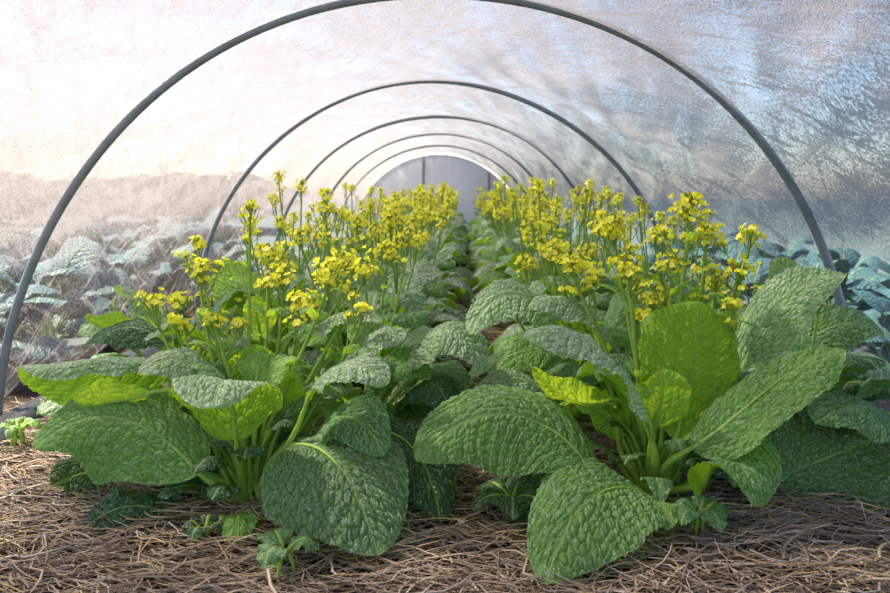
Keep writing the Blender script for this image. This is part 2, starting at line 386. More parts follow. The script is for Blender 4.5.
class Plant:
    def __init__(s, base, label, group=None, name='mustard_plant', cat='plant'):
        s.base = np.asarray(base, float); s.e = empty(name, base, label, cat, group); s.seed = int(abs(base[0] * 997 + base[1] * 131)) + 3
    def leaf(s, P, W, mat='frosted', r0=.012, stalk=True, base=None, nu=None, nv=None, seg=8, local=False, **kw):
        s.seed += 1
        if nu is None: nu, nv = (150, 116) if W > .07 else (100, 72)
        Pl = [np.asarray(p, float) - (0 if local else s.base) for p in P]
        mb, C, N = leaf_geo(Pl, W, seed=s.seed, nu=nu, nv=nv, **kw)
        o = part(mb, 'leaf', M[mat], s.e)
        if stalk:
            b = np.array([0, 0, .0]) if base is None else np.asarray(base, float) - s.base
            r = np.random.default_rng(s.seed)
            b = b + np.append(nrm(np.append((C[0] - b)[:2], 0))[:2] * .018, 0) + np.append(r.normal(0, .006, 2), -.01)
            part(stalk_geo(b, C, N, r0, seg=seg), 'leaf_stalk', M['stalk'], o)
        return o
    def stem(s, top, base=None, h=.07, w=.028, nfl=18, nbud=12, mat=None, r0=.0055, r1=.003, lod=0, fs=.0105, local=False, sides=2, bend=.02, seg=7):
        s.seed += 1; rg = np.random.default_rng(s.seed)
        top = np.asarray(top, float) - (0 if local else s.base)
        base = np.append(rg.normal(0, 1, 2) * [.032, .018], 0.) if base is None else np.asarray(base, float) - (0 if local else s.base)
        mid = base * .45 + top * .55 + np.append(rg.normal(0, bend, 2), .0); mid[2] = base[2] * .45 + top[2] * .55
        path = bez([base, mid, top - np.array([0, 0, .08]), top], np.linspace(0, 1, 12))
        mb = MB(); tube(mb, path, np.linspace(r0, r1, 12), seg)
        lean = nrm(path[-1] - path[-2])
        for i in range(sides):                                          # short side shoots under the head
            f = rg.uniform(.62, .88); k = path[int(f * 11)]; t = rg.uniform(0, 6.28)
            d = np.array([math.cos(t), math.sin(t), 0]); e = k + d * rg.uniform(.03, .055) + np.array([0, 0, rg.uniform(.06, .10)])
            pp = bez([k, k + d * .03 + np.array([0, 0, .01]), e], np.linspace(0, 1, 6)); tube(mb, pp, np.linspace(.0026, .0014, 6), 5)
            s._side = getattr(s, '_side', []) + [(e, nrm(pp[-1] - pp[-2]))]
        o = part(mb, 'flower_stem', M['stem'], s.e)
        for i in range(0 if lod else 3):                                # small clasping leaves up the stem
            f = rg.uniform(.35, .8); k = path[int(f * 11)]; t = rg.uniform(0, 6.28); l = rg.uniform(.035, .075)
            d = np.array([math.cos(t), math.sin(t), 0]); z = np.array([0, 0, 1.])
            s.leaf([k, k + d * l * .4 + z * l * .5, k + d * l * .8 + z * l * .7, k + d * l * 1.2 + z * l * .4], l * .26, 'bright', stalk=False, local=True, nu=22, nv=12, ruffle=.004, bliss=.002, quilt=.001)
        part(head_geo(h, w * .9, int(nfl * 1.35), nbud, s.seed, lod, fs, path[-1], lean), 'flower_head', HEADM, o)
        for e, l in getattr(s, '_side', []):
            part(head_geo(h * .4, w * .6, max(4, nfl // 3), max(3, nbud // 3), s.seed + 7, lod, fs, e, l), 'flower_head', HEADM, o)
        s._side = []
        return o
    def filler(s, n, a0=0, a1=360, L=(.16, .26), W=(.055, .09), mats=('frosted', 'dewy', 'bright'), ph=(.16, .34), seed=1, droop=.3, nu=54, nv=38, reach=(.10, .2), seg=6, ruffle=.006):
        rg = np.random.default_rng(seed * 77 + 5)
        for i in range(n):
            az = math.radians(a0 + (a1 - a0) * ((i * .618) % 1) + rg.uniform(-8, 8))
            d = np.array([math.cos(az), math.sin(az), 0]); z = np.array([0, 0, 1.])
            k = (i + .5) / n                                            # inner leaves stand, outer ones arch
            rch = reach[1] + (reach[0] - reach[1]) * k; hh = ph[0] + (ph[1] - ph[0]) * k
            Ln = rg.uniform(*L); p0 = d * rch * .75 + z * hh * .62
            up = .75 * k + .30
            p1 = p0 + d * Ln * .25 + z * Ln * up * .75; p2 = p0 + d * Ln * (.62 + .2 * (1 - k)) + z * Ln * up * .9
            p3 = p0 + d * Ln * (.75 + .45 * (1 - k)) + z * Ln * (up * .9 - rg.uniform(.7, 1.5) * droop)
            s.leaf([p0, p1, p2, p3], rg.uniform(*W), mats[int(rg.integers(len(mats)))], local=True, nu=nu, nv=nv, seg=seg, ruffle=ruffle,
                   roll=rg.uniform(-18, 18), twist=rg.uniform(-20, 20), cup=(-rg.uniform(.1, .7), -rg.uniform(.1, .7)), r0=.008, prof=('round', 'obov')[i % 2])

R = 1.41
HOOPS = [2.3 + 1.84 * k for k in range(5)]
YEND = 11.45
CX = lambda y: -.033 + .0012 * (y - 2.3)
def aisle(y): return .09 + .029 * y
def gz(x, y):
    return .028 * mnoise.noise(Vector((x * 2.2, y * 2.2, 3))) + .012 * mnoise.noise(Vector((x * 7, y * 7, 1)))

# ------------------------------------------------------------------ ground
def ground():
    k = NT('dark garden soil')
    tc = k.n('ShaderNodeTexCoord').outputs['Object']
    pb = k.n('ShaderNodeBsdfPrincipled'); pb.inputs['Roughness'].default_value = .95; pb.inputs['Specular IOR Level'].default_value = .1
    n1 = k.noise(tc, 9, 5, .65); n2 = k.noise(tc, 60, 4, .7)
    c = k.mix(n1, (.030, .022, .016), (.085, .062, .045)); c = k.mix(k.ss(n2, .5, .75), c, (.16, .12, .085))
    k.l(c, pb.inputs['Base Color']); k.l(k.bump(n2, 1, .02), pb.inputs['Normal']); k.l(pb.outputs[0], k.out.inputs[0])
    nx, ny = 140, 300
    xs = np.linspace(-1.7, 1.7, nx); ys = np.linspace(.2, 12, ny)
    v = np.array([[x, y, gz(x, y)] for y in ys for x in xs])
    mb = MB(); mb.add(v, gridf(ny, nx)[:, ::-1])
    o = mb.build('soil_bed', k.mat); tag(o, None, None, kind='structure')
    k2 = NT('field ground')
    tc = k2.n('ShaderNodeTexCoord').outputs['Object']
    pb = k2.n('ShaderNodeBsdfPrincipled'); pb.inputs['Roughness'].default_value = .95
    n1 = k2.noise(tc, 1.2, 5, .6); k2.l(k2.mix(k2.ss(n1, .35, .65), (.05, .09, .09), (.08, .10, .10)), pb.inputs['Base Color'])
    k2.l(pb.outputs[0], k2.out.inputs[0])
    mb = MB(); mb.add([[-60, -8, -.05], [60, -8, -.05], [60, 90, -.05], [-60, 90, -.05]], [[0, 1, 2, 3]])
    tag(mb.build('field_ground', k2.mat), None, None, kind='structure')
ground()

def straw():
    rg = np.random.default_rng(4); mb = MB()
    cols = np.array([(.34, .26, .20), (.44, .34, .25), (.24, .18, .145), (.52, .40, .26), (.40, .34, .31), (.60, .43, .20), (.17, .125, .10), (.50, .43, .38)])
    prob = [.2, .18, .16, .1, .16, .05, .08, .07]
    def one(x, y, zmax, Lm):
        L = rg.uniform(.05, .17) * Lm; a = rg.normal(.05, .42) if rg.random() < .74 else rg.uniform(0, 3.14)
        n = 6; t = np.linspace(-.5, .5, n)
        d = np.array([math.cos(a), math.sin(a)]); e = np.array([-d[1], d[0]])
        bend = rg.normal(0, .22) * L; kink = rg.normal(0, .05) * L
        bx = x + d[0] * t * L + e[0] * (bend * (t ** 2) * 2 + kink * np.sin(t * 9)); by = y + d[1] * t * L + e[1] * (bend * (t ** 2) * 2 + kink * np.sin(t * 9))
        z0 = gz(x, y) + rg.uniform(.0, zmax); tilt = rg.normal(0, .12) * L
        z = z0 + tilt * t + .02 * L * np.sin(t * 8) + .003
        r = rg.uniform(.0009, .0021) if rg.random() < .9 else rg.uniform(.0022, .0036)
        c = cols[rg.choice(8, p=prob)] * rg.uniform(.55, 1.3)
        tube3(np.stack([bx, by, np.maximum(z, gz(x, y))], 1), r, c)
    def tube3(path, r, c):
        n = len(path); T = nrm(np.gradient(path, axis=0)); A = nrm(np.cross(T, [0, 0, 1.])); B = np.cross(T, A)
        rr = np.full(n, r); rr[-1] *= .4
        t = np.array([0, 1.571, 3.142, 4.712])
        v = path[:, None] + (A[:, None] * np.cos(t)[None, :, None] + B[:, None] * np.sin(t)[None, :, None] * .6) * rr[:, None, None]
        mb.add(v, gridf(n, 4, True), c=c)
    for i in range(12000):
        y = 1.15 + 1.25 * rg.random() ** 1.1; one(rg.uniform(-1.25, 1.25) * (.62 + .38 * y / 1.6), y, .035, 1.15)
    for i in range(3500):
        y = rg.uniform(2.2, 6.0); one(aisle(y) + rg.normal(0, .16), y, .03, 1.1)
    for i in range(1600):
        y = rg.uniform(2.2, 3.6); one(rg.uniform(-1.35, 1.35), y, .03, 1.1)
    for i in range(1500):
        y = rg.uniform(6.0, 11); one(aisle(y) + rg.normal(0, .14), y, .03, 1.4)
    o = mb.build('straw_mulch', M['straw'])
    tag(o, 'loose layer of dry brown straw mulch covering the soil around the plants', 'straw', kind='stuff')
straw()

# ------------------------------------------------------------------ hoops, cover, end wall
ORD = ['nearest thick grey hoop of the tunnel, its ends beside the two front plants', 'second grey hoop back, arching over the plants behind the nearest hoop',
       'third grey hoop back, with its crown below the second hoop', 'fourth grey hoop back, thin and blurred by distance', 'fifth and farthest grey hoop, close to the blue grey end wall']
for i, y in enumerate(HOOPS):
    t = np.linspace(0, math.pi, 90); cx = CX(y)
    rg = np.random.default_rng(i + 30)
    rr = R + .008 * np.sin(t * 3 + rg.uniform(0, 6)) + .006 * np.sin(t * 5 + rg.uniform(0, 6))
    p = np.stack([cx - rr * np.cos(t), y + .012 * np.sin(t * 2 + i), rr * np.sin(t)], 1)
    p = np.concatenate([[[p[0, 0], p[0, 1], -.16]], p, [[p[-1, 0], p[-1, 1], -.16]]])
    mb = MB(); tube(mb, p, .0145, 14)
    o = mb.build('tunnel_hoop', M['pipe']); tag(o, ORD[i], 'hoop', 'grey pipe hoops that carry the cover')

def film_material():
    k = NT('crinkled row cover film')
    uv = k.n('ShaderNodeUVMap', uv_map='UVMap').outputs[0]        # x arc length, y along the tunnel (metres)
    st = k.mapping(uv, (1, 1, 1), (0, 0, .35))
    st1 = k.noise(k.mapping(st, (7.5, 1.3, 1)), 1.0, 5, .6, .7)     # long soft folds
    st2 = k.noise(k.mapping(k.mapping(uv, (1, 1, 1), (0, 0, -.55)), (26, 4.5, 1)), 1.0, 4, .6, .9)
    cr = k.noise(uv, 95, 3, .65)                                    # crinkle
    dr = k.vor(uv, 150)                                             # beads of condensation
    dr2 = k.vor(uv, 70)
    big = k.noise(uv, 1.7, 3, .55)
    st3 = k.noise(k.mapping(k.mapping(uv, (1, 1, 1), (0, 0, .95)), (30, 1.6, 1)), 1.0, 3, .55, .5)
    beads = k.math('MULTIPLY', k.ss(dr, .22, .42, 1, 0), k.ss(k.noise(uv, 22, 2), .4, .6))
    sh = k.n('ShaderNodeSeparateXYZ'); k.l(k.n('ShaderNodeNewGeometry').outputs['Position'], sh.inputs[0])
    # opacity rises with height; the film is clearer close to the foot of the tunnel
    low = k.ss(sh.outputs[2], .40, .72)
    op = k.math('ADD', .10, k.math('MULTIPLY', low, .70))
    op = k.math('ADD', op, k.math('MULTIPLY', k.math('SUBTRACT', st1, .5), .95))
    op = k.math('ADD', op, k.math('MULTIPLY', k.ss(st2, .50, .68), .34))
    op = k.math('ADD', op, k.math('MULTIPLY', k.math('SUBTRACT', cr, .5), 1.5))
    op = k.math('ADD', op, k.math('MULTIPLY', beads, .20))
    op = k.math('ADD', op, k.math('MULTIPLY', k.ss(st3, .56, .68), k.math('MULTIPLY_ADD', low, -.36, .46)))
    op = k.math('ADD', op, k.math('MULTIPLY', k.math('SUBTRACT', big, .5), .55))
    op = k.math('MINIMUM', k.math('MAXIMUM', op, .10), .93)
    tp = k.n('ShaderNodeBsdfTransparent'); tp.inputs[0].default_value = (.90, .92, .95, 1)
    tr = k.n('ShaderNodeBsdfTranslucent'); tr.inputs[0].default_value = (.200, .187, .200, 1)
    df = k.n('ShaderNodeBsdfPrincipled'); df.inputs['Base Color'].default_value = (.36, .36, .385, 1); df.inputs['Roughness'].default_value = .35
    hb = k.math('ADD', k.math('MULTIPLY', cr, .5), k.math('ADD', k.math('MULTIPLY', st2, .8), beads))
    bn = k.bump(hb, .8, .008); k.l(bn, tr.inputs['Normal']); k.l(bn, df.inputs['Normal'])
    m1 = k.n('ShaderNodeMixShader'); m1.inputs[0].default_value = .3; k.l(tr.outputs[0], m1.inputs[1]); k.l(df.outputs[0], m1.inputs[2])
    m2 = k.n('ShaderNodeMixShader'); k.l(op, m2.inputs[0]); k.l(tp.outputs[0], m2.inputs[1]); k.l(m1.outputs[0], m2.inputs[2])
    k.l(m2.outputs[0], k.out.inputs[0]); return k.mat
def cover():
    nt, ny = 200, 460
    ys = np.linspace(-1.6, YEND + .06, ny); th = np.linspace(0, math.pi, nt)
    V = np.zeros((ny, nt, 3)); UV = np.zeros((ny, nt, 2))
    for a, y in enumerate(ys):
        ph = ((y - HOOPS[0]) / 1.84) % 1.0; sg = math.sin(math.pi * ph) ** .8
        for b, t in enumerate(th):
            s = math.sin(t)
            arc = t * R
            # diagonal folds pulled from hoop to hoop, stronger where the film is slack
            n1 = mnoise.noise(Vector((arc * 2.6 + y * 1.1, y * .9, 0))); n2 = mnoise.noise(Vector((arc * 7 - y * 2.6, y * 1.8, 5))); n3 = mnoise.noise(Vector((arc * 17 + y * 5, y * 4, 9)))
            r = R + .024 - sg * (.012 + .018 * s * s) + sg * (.040 * n1 + .016 * n2 + .006 * n3)
            # small pleats fanning out from each hoop foot
            foot = math.exp(-((min(t, math.pi - t)) / .5) ** 2)
            r += sg * foot * .020 * math.sin((ph - .5) * 34 + 3 * n1)
            r += .30 * max(0., 1 - ((t if t < 1.57 else math.pi - t) / .16)) ** 2 * .5
            cx = CX(y)
            V[a, b] = (cx - r * math.cos(t), y, max(r * math.sin(t), 0) - .02); UV[a, b] = (arc, y)
    mb = MB(); mb.add(V, gridf(ny, nt), UV)
    o = mb.build('tunnel_cover', film_material())
    tag(o, 'crinkled translucent sheet of row cover film draped over all the grey hoops', 'cover')
cover()

def endwall():
    k = NT('blue grey end sheet')
    tc = k.n('ShaderNodeTexCoord').outputs['Object']
    pb = k.n('ShaderNodeBsdfPrincipled'); pb.inputs['Roughness'].default_value = .6
    n1 = k.noise(k.mapping(tc, (6, 1, 1.2)), 1.5, 4, .6); n2 = k.noise(tc, 5, 4)
    k.l(k.mix(k.ss(n1, .35, .7), (.42, .45, .50), (.55, .57, .61)), pb.inputs['Base Color'])  # bluish cast of the sheet standing in shade is put into these colours
    k.l(k.bump(n2, .5, .03), pb.inputs['Normal'])
    tr = k.n('ShaderNodeBsdfTranslucent'); tr.inputs[0].default_value = (.55, .58, .64, 1)
    m1 = k.n('ShaderNodeMixShader'); m1.inputs[0].default_value = .45; k.l(pb.outputs[0], m1.inputs[1]); k.l(tr.outputs[0], m1.inputs[2])
    k.l(m1.outputs[0], k.out.inputs[0])
    n = 60; t = np.linspace(0, math.pi, n); cx = CX(YEND); rings = []
    for (s, y) in ((0.02, YEND), (1, YEND), (1, YEND + .03), (0.02, YEND + .03)):
        rings.append(np.stack([cx - R * s * np.cos(t), np.full(n, y), R * s * np.sin(t) - .03], 1))
    mb = MB(); mb.add(np.array(rings), gridf(4, n))
    w = mb.build('wall_back', k.mat); tag(w, None, None, kind='structure')
    wood = simple('weathered brown timber', (.30, .25, .24), .8, noise_scale=20, c2=(.40, .35, .34))
    for x, zt in ((-.27, 1.33), (.80, 1.10)):
        m = MB(); tube(m, [[x, YEND - .03, -.05], [x, YEND - .03, zt * .5], [x, YEND - .03, zt]], .022, 4); m.build('post', wood, w)
endwall()

# ------------------------------------------------------------------ hero plants
def H_left():
    p = Plant(at(252, 510, 1.68), 'big mustard plant with frosted leaves at the near end of the bed on the left')
    A = at
    p.leaf([A(200, 474, 1.58), A(150, 415, 1.62), A(85, 398, 1.62), A(35, 448, 1.56)], .128, 'dewy', roll=36, cup=(-.55, -.35), fold=-4, r0=.012)
    p.leaf([A(165, 366, 1.78), A(120, 366, 1.78), A(60, 374, 1.74), A(20, 366, 1.70)], .125, 'frosted', roll=-66, cup=(-2.3, .1), ruffle=.006)
    p.leaf([A(152, 392, 1.66), A(125, 402, 1.66), A(95, 404, 1.64), A(74, 396, 1.62)], .060, 'bright', roll=-62, cup=(.5, .2), prof='obov')
    p.leaf([A(228, 398, 1.70), A(205, 358, 1.74), A(170, 348, 1.72), A(140, 376, 1.64)], .062, 'frosted', roll=24, cup=(-.5, -.4), prof='obov')
    p.leaf([A(236, 440, 1.62), A(232, 372, 1.64), A(224, 360, 1.52), A(214, 408, 1.40)], .128, 'frosted', out=(-.15, -1, 0), cup=(-.45, -.35), r0=.013, ruffle=.009)
    p.leaf([A(252, 404, 1.82), A(252, 385, 1.80), A(253, 362, 1.80), A(252, 346, 1.80)], .075, 'bright', out=(0, -1, 0), cup=(.3, .25), ruffle=.010)
    p.leaf([A(285, 425, 1.74), A(285, 405, 1.73), A(286, 385, 1.72), A(282, 372, 1.70)], .050, 'bright', out=(.2, -1, 0), cup=(.3, .3), ruffle=.009)
    p.leaf([A(303, 412, 1.62), A(315, 362, 1.62), A(352, 350, 1.58), A(388, 384, 1.54)], .080, 'frosted', roll=-10, cup=(-.35, -.35), prof='obov', r0=.011)
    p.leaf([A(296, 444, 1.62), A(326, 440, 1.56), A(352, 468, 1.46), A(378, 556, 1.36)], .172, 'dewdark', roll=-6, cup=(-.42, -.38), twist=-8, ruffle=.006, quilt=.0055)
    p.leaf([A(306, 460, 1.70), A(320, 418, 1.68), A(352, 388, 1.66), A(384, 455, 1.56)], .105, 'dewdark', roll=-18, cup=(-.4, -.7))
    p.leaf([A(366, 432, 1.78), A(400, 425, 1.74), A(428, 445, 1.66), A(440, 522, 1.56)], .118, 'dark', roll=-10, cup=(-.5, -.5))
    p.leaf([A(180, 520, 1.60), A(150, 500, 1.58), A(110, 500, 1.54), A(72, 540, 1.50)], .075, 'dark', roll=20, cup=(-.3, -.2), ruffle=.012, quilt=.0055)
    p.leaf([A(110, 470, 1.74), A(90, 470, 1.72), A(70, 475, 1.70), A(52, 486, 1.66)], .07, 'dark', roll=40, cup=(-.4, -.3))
    p.leaf([A(238, 516, 1.56), A(240, 510, 1.53), A(238, 520, 1.49), A(235, 548, 1.45)], .043, 'bright', r0=.004, cup=(-.2, -.2), ruffle=.006)
    p.leaf([A(238, 470, 1.74), A(222, 450, 1.76), A(205, 452, 1.76), A(190, 470, 1.74)], .05, 'dark', roll=20)
    p.leaf([A(262, 340, 1.98), A(258, 325, 1.97), A(256, 308, 1.97), A(254, 296, 1.96)], .048, 'bright', out=(0, -1, 0), cup=(.5, .4), ruffle=.009)
    p.leaf([A(222, 360, 1.9), A(210, 338, 1.92), A(180, 324, 1.92), A(145, 340, 1.84)], .082, 'frosted', roll=-8, cup=(.55, .1))
    p.leaf([A(300, 350, 1.95), A(318, 318, 1.94), A(345, 300, 1.92), A(382, 322, 1.86)], .08, 'frosted', roll=-12, cup=(-.5, -.3))
    p.leaf([A(322, 395, 1.86), A(345, 350, 1.84), A(375, 322, 1.80), A(404, 340, 1.78)], .088, 'frosted', roll=-26, cup=(-.3, -.3))
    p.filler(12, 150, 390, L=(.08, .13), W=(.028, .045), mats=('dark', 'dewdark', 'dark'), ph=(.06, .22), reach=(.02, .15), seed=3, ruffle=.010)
    p.filler(11, 15, 170, L=(.14, .20), W=(.045, .07), mats=('dewdark', 'bright', 'dewy'), ph=(.20, .41), reach=(.02, .16), seed=4, ruffle=.008)
    for (tx, ty, Y, bx, by, h, w, n, b) in ((250, 212, 1.90, 247, 335, .075, .030, 8, 22), (198, 243, 1.86, 226, 372, .040, .024, 6, 16), (202, 268, 1.80, 228, 372, .060, .032, 17, 10), (331, 268, 1.74, 318, 385, .075, .050, 28, 12),
                                          (152, 300, 1.84, 190, 390, .05, .04, 12, 12), (283, 270, 1.98, 285, 360, .07, .045, 24, 8), (268, 250, 2.02, 262, 350, .06, .04, 18, 8),
                                          (365, 268, 1.92, 340, 360, .05, .036, 16, 8), (215, 322, 1.78, 226, 380, .03, .025, 10, 6), (300, 300, 1.90, 300, 385, .04, .035, 16, 6), (362, 312, 1.80, 345, 380, .025, .02, 8, 4),
                                          (176, 322, 1.8, 205, 390, .03, .025, 8, 8), (345, 262, 2.02, 330, 340, .05, .04, 22, 6)):
        p.stem(A(tx, ty, Y), None, h * 1.1, w * 1.2, int(n * 1.15), b, r0=.0065, r1=.0032, sides=2, fs=.0122)
    for (bx, by, tx, ty, Y) in ((246, 420, 240, 372, 1.72), (270, 420, 272, 380, 1.74), (214, 430, 200, 392, 1.76), (290, 430, 300, 396, 1.76)):
        p.leaf([A(bx, by, Y), A(bx, by - 25, Y), A(tx, ty + 10, Y + .03), A(tx, ty, Y + .05)], .045, 'dewy', out=(0, -1, 0), r0=.012, cup=(.3, .2))
    return p
def H_right():
    p = Plant(at(652, 503, 1.72), 'big mustard plant with the tallest flower heads, nearest on the right side of the path')
    A = at
    p.leaf([A(590, 472, 1.60), A(560, 408, 1.66), A(470, 392, 1.66), A(418, 462, 1.54)], .142, 'dewy', roll=32, cup=(-.5, -.45), r0=.012)
    p.leaf([A(650, 498, 1.58), A(620, 472, 1.54), A(572, 486, 1.42), A(546, 584, 1.30)], .132, 'dewy', out=(-.8, -.6, 0), roll=14, cup=(-.35, -.35), quilt=.0055)
    p.leaf([A(652, 440, 1.60), A(630, 378, 1.58), A(600, 316, 1.56), A(524, 338, 1.48)], .100, 'frosted', roll=18, cup=(-.45, -.35), r0=.017, ruffle=.008)
    p.leaf([A(610, 400, 1.78), A(592, 408, 1.77), A(560, 402, 1.75), A(532, 366, 1.72)], .07, 'bright', roll=-25, cup=(.7, .3))
    p.leaf([A(676, 440, 1.64), A(684, 392, 1.66), A(696, 345, 1.67), A(702, 302, 1.68)], .132, 'bright', out=(.05, -1, 0), cup=(.55, .45), roll=6, ruffle=.022, bliss=.009, quilt=.008, r0=.018, prof='obov')
    p.leaf([A(655, 425, 1.60), A(662, 400, 1.58), A(668, 385, 1.56), A(660, 370, 1.58)], .062, 'bright', out=(-.2, -1, 0), cup=(-.3, -.2), ruffle=.009)
    p.leaf([A(692, 448, 1.56), A(735, 424, 1.54), A(792, 352, 1.56), A(845, 350, 1.54)], .104, 'dewy', roll=-26, cup=(-.8, .10), r0=.012)
    p.leaf([A(704, 478, 1.60), A(716, 446, 1.58), A(746, 448, 1.46), A(752, 506, 1.38)], .112, 'dewy', out=(.8, -.6, 0), cup=(-.45, -.3), roll=-8)
    p.leaf([A(740, 372, 1.86), A(762, 322, 1.88), A(796, 268, 1.86), A(846, 274, 1.84)], .092, 'frosted', roll=-30, cup=(-.3, -.25))
    p.leaf([A(664, 504, 1.52), A(666, 500, 1.5), A(668, 508, 1.48), A(668, 530, 1.45)], .030, 'bright', r0=.004, ruffle=.006)
    p.leaf([A(600, 480, 1.66), A(575, 470, 1.66), A(540, 482, 1.62), A(505, 520, 1.58)], .075, 'dark', roll=20, ruffle=.012)
    p.filler(12, 150, 390, L=(.08, .13), W=(.028, .045), mats=('dark', 'dewdark', 'dark'), ph=(.06, .22), reach=(.02, .16), seed=5, ruffle=.010)
    p.filler(11, 15, 170, L=(.14, .20), W=(.045, .07), mats=('dewdark', 'bright', 'dewy'), ph=(.20, .41), reach=(.02, .16), seed=6, ruffle=.008)
    for (tx, ty, Y, h, w, n, b) in ((690, 203, 1.86, .095, .048, 24, 26), (612, 222, 1.84, .075, .042, 26, 14), (750, 236, 1.84, .045, .034, 12, 12), (738, 268, 1.78, .05, .045, 12, 6),
                                    (572, 262, 1.92, .05, .045, 24, 8), (628, 262, 1.78, .05, .04, 18, 6), (706, 232, 1.90, .06, .045, 22, 10), (672, 262, 1.86, .05, .04, 16, 6),
                                    (732, 308, 1.70, .02, .025, 8, 4), (636, 318, 1.9, .03, .03, 12, 5), (715, 285, 1.9, .04, .035, 14, 6), (556, 252, 2.05, .05, .04, 18, 8), (652, 300, 1.95, .04, .035, 14, 6)):
        p.stem(A(tx, ty, Y), None, h * 1.1, w * 1.25, int(n * 1.2), b, r0=.0092, r1=.0038, sides=2, fs=.0125)
    for (bx, by, tx, ty, Y) in ((640, 420, 632, 372, 1.74), (662, 430, 656, 385, 1.70), (690, 430, 690, 380, 1.74), (722, 420, 735, 372, 1.76), (618, 440, 600, 402, 1.74)):
        p.leaf([A(bx, by, Y), A(bx, by - 25, Y), A(tx, ty + 10, Y + .03), A(tx, ty, Y + .05)], .048, 'dewy', out=(0, -1, 0), r0=.013, cup=(.3, .2))
    return p
def H_others():
    A = at
    p = Plant([-.86, 2.30, 0], 'frosted mustard plant behind the front left plant, by the foot of the nearest hoop')
    p.leaf([A(160, 330, 2.12), A(130, 332, 2.12), A(105, 330, 2.1), A(84, 318, 2.08)], .085, 'frosted', roll=-25, cup=(.7, .2))
    p.leaf([A(243, 322, 2.40), A(242, 300, 2.42), A(238, 278, 2.42), A(230, 258, 2.36)], .10, 'frosted', out=(0, 1, 0), cup=(.2, .2))
    p.leaf([A(170, 345, 2.0), A(140, 320, 2.0), A(110, 325, 2.0), A(86, 348, 1.95)], .08, 'dark', roll=20)
    p.filler(14, 0, 360, L=(.18, .26), W=(.07, .10), mats=('frosted', 'dewy', 'dewdark'), ph=(.12, .42), seed=8)
    for (tx, ty, Y) in ((178, 300, 2.1), (230, 330, 2.1), (262, 285, 2.3), (205, 300, 2.2)):
        p.stem(A(tx, ty, Y), None, .04, .035, 14, 8, sides=1)
    p = Plant([-.24, 2.22, 0], 'frosted mustard plant beside the straw path, second back on its left side')
    p.leaf([A(398, 378, 2.02), A(425, 325, 2.02), A(462, 308, 1.98), A(482, 372, 1.92)], .108, 'frosted', roll=-22, cup=(-.5, -.4))
    p.leaf([A(385, 430, 2.0), A(410, 375, 2.0), A(440, 365, 1.95), A(455, 425, 1.88)], .09, 'dark', roll=-15, cup=(-.5, -.4))
    p.leaf([A(360, 400, 2.0), A(380, 365, 2.0), A(405, 350, 2.0), A(430, 380, 1.95)], .085, 'dewy', roll=-25)
    p.filler(15, -60, 300, L=(.18, .26), W=(.07, .10), mats=('frosted', 'dewy', 'dewdark'), ph=(.10, .40), seed=9)
    for (tx, ty, Y) in ((325, 205, 2.35), (357, 222, 2.35), (388, 250, 2.2), (408, 240, 2.4), (300, 235, 2.3)):
        p.stem(A(tx, ty, Y), None, .06, .042, 20, 10, sides=2)
    p = Plant([.46, 2.28, 0], 'frosted mustard plant beside the straw path, second back on its right side')
    p.leaf([A(566, 340, 2.04), A(548, 292, 2.04), A(498, 272, 2.0), A(470, 334, 1.94)], .105, 'frosted', roll=24, cup=(-.5, -.4))
    p.leaf([A(618, 352, 1.94), A(598, 312, 1.94), A(566, 288, 1.92), A(528, 308, 1.88)], .072, 'frosted', roll=22, cup=(-.4, -.4))
    p.leaf([A(560, 410, 2.0), A(540, 372, 2.0), A(510, 372, 1.97), A(474, 402, 1.92)], .085, 'frosted', roll=22, cup=(-.4, -.5))
    p.leaf([A(570, 370, 2.1), A(550, 345, 2.1), A(520, 345, 2.1), A(498, 372, 2.05)], .08, 'dewy', roll=22, cup=(-.4, -.5))
    p.filler(15, 0, 360, L=(.18, .26), W=(.07, .10), mats=('frosted', 'dewy', 'dewdark'), ph=(.10, .40), seed=10)
    for (tx, ty, Y) in ((548, 252, 2.3), (590, 250, 2.3), (525, 262, 2.4), (640, 282, 2.2), (512, 300, 2.3)):
        p.stem(A(tx, ty, Y), None, .055, .042, 20, 8, sides=2)
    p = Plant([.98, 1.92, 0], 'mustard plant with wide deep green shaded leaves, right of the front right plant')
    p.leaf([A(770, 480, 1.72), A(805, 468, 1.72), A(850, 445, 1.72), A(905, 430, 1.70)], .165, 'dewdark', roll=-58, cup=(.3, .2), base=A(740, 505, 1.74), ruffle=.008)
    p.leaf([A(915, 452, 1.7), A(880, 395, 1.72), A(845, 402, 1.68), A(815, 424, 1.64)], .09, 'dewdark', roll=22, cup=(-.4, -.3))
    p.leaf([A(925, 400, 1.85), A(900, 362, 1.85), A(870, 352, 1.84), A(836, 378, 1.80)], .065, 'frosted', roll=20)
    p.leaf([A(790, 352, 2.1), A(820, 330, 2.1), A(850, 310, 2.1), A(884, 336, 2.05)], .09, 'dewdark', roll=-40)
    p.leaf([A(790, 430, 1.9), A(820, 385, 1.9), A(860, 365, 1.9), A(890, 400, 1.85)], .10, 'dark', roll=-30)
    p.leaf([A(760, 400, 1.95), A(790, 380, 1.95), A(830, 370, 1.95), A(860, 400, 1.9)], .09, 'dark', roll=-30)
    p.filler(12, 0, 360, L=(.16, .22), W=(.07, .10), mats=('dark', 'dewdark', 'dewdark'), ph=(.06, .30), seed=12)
    p.stem(A(818, 305, 2.0), None, .02, .02, 8, 4, sides=0)
    p = Plant([1.0, 2.42, 0], 'mustard plant behind the shaded right hand plant, close to the film by the nearest hoop')
    p.leaf([A(760, 330, 2.4), A(780, 300, 2.4), A(800, 280, 2.4), A(770, 262, 2.4)], .10, 'frosted', out=(0, 1, 0))
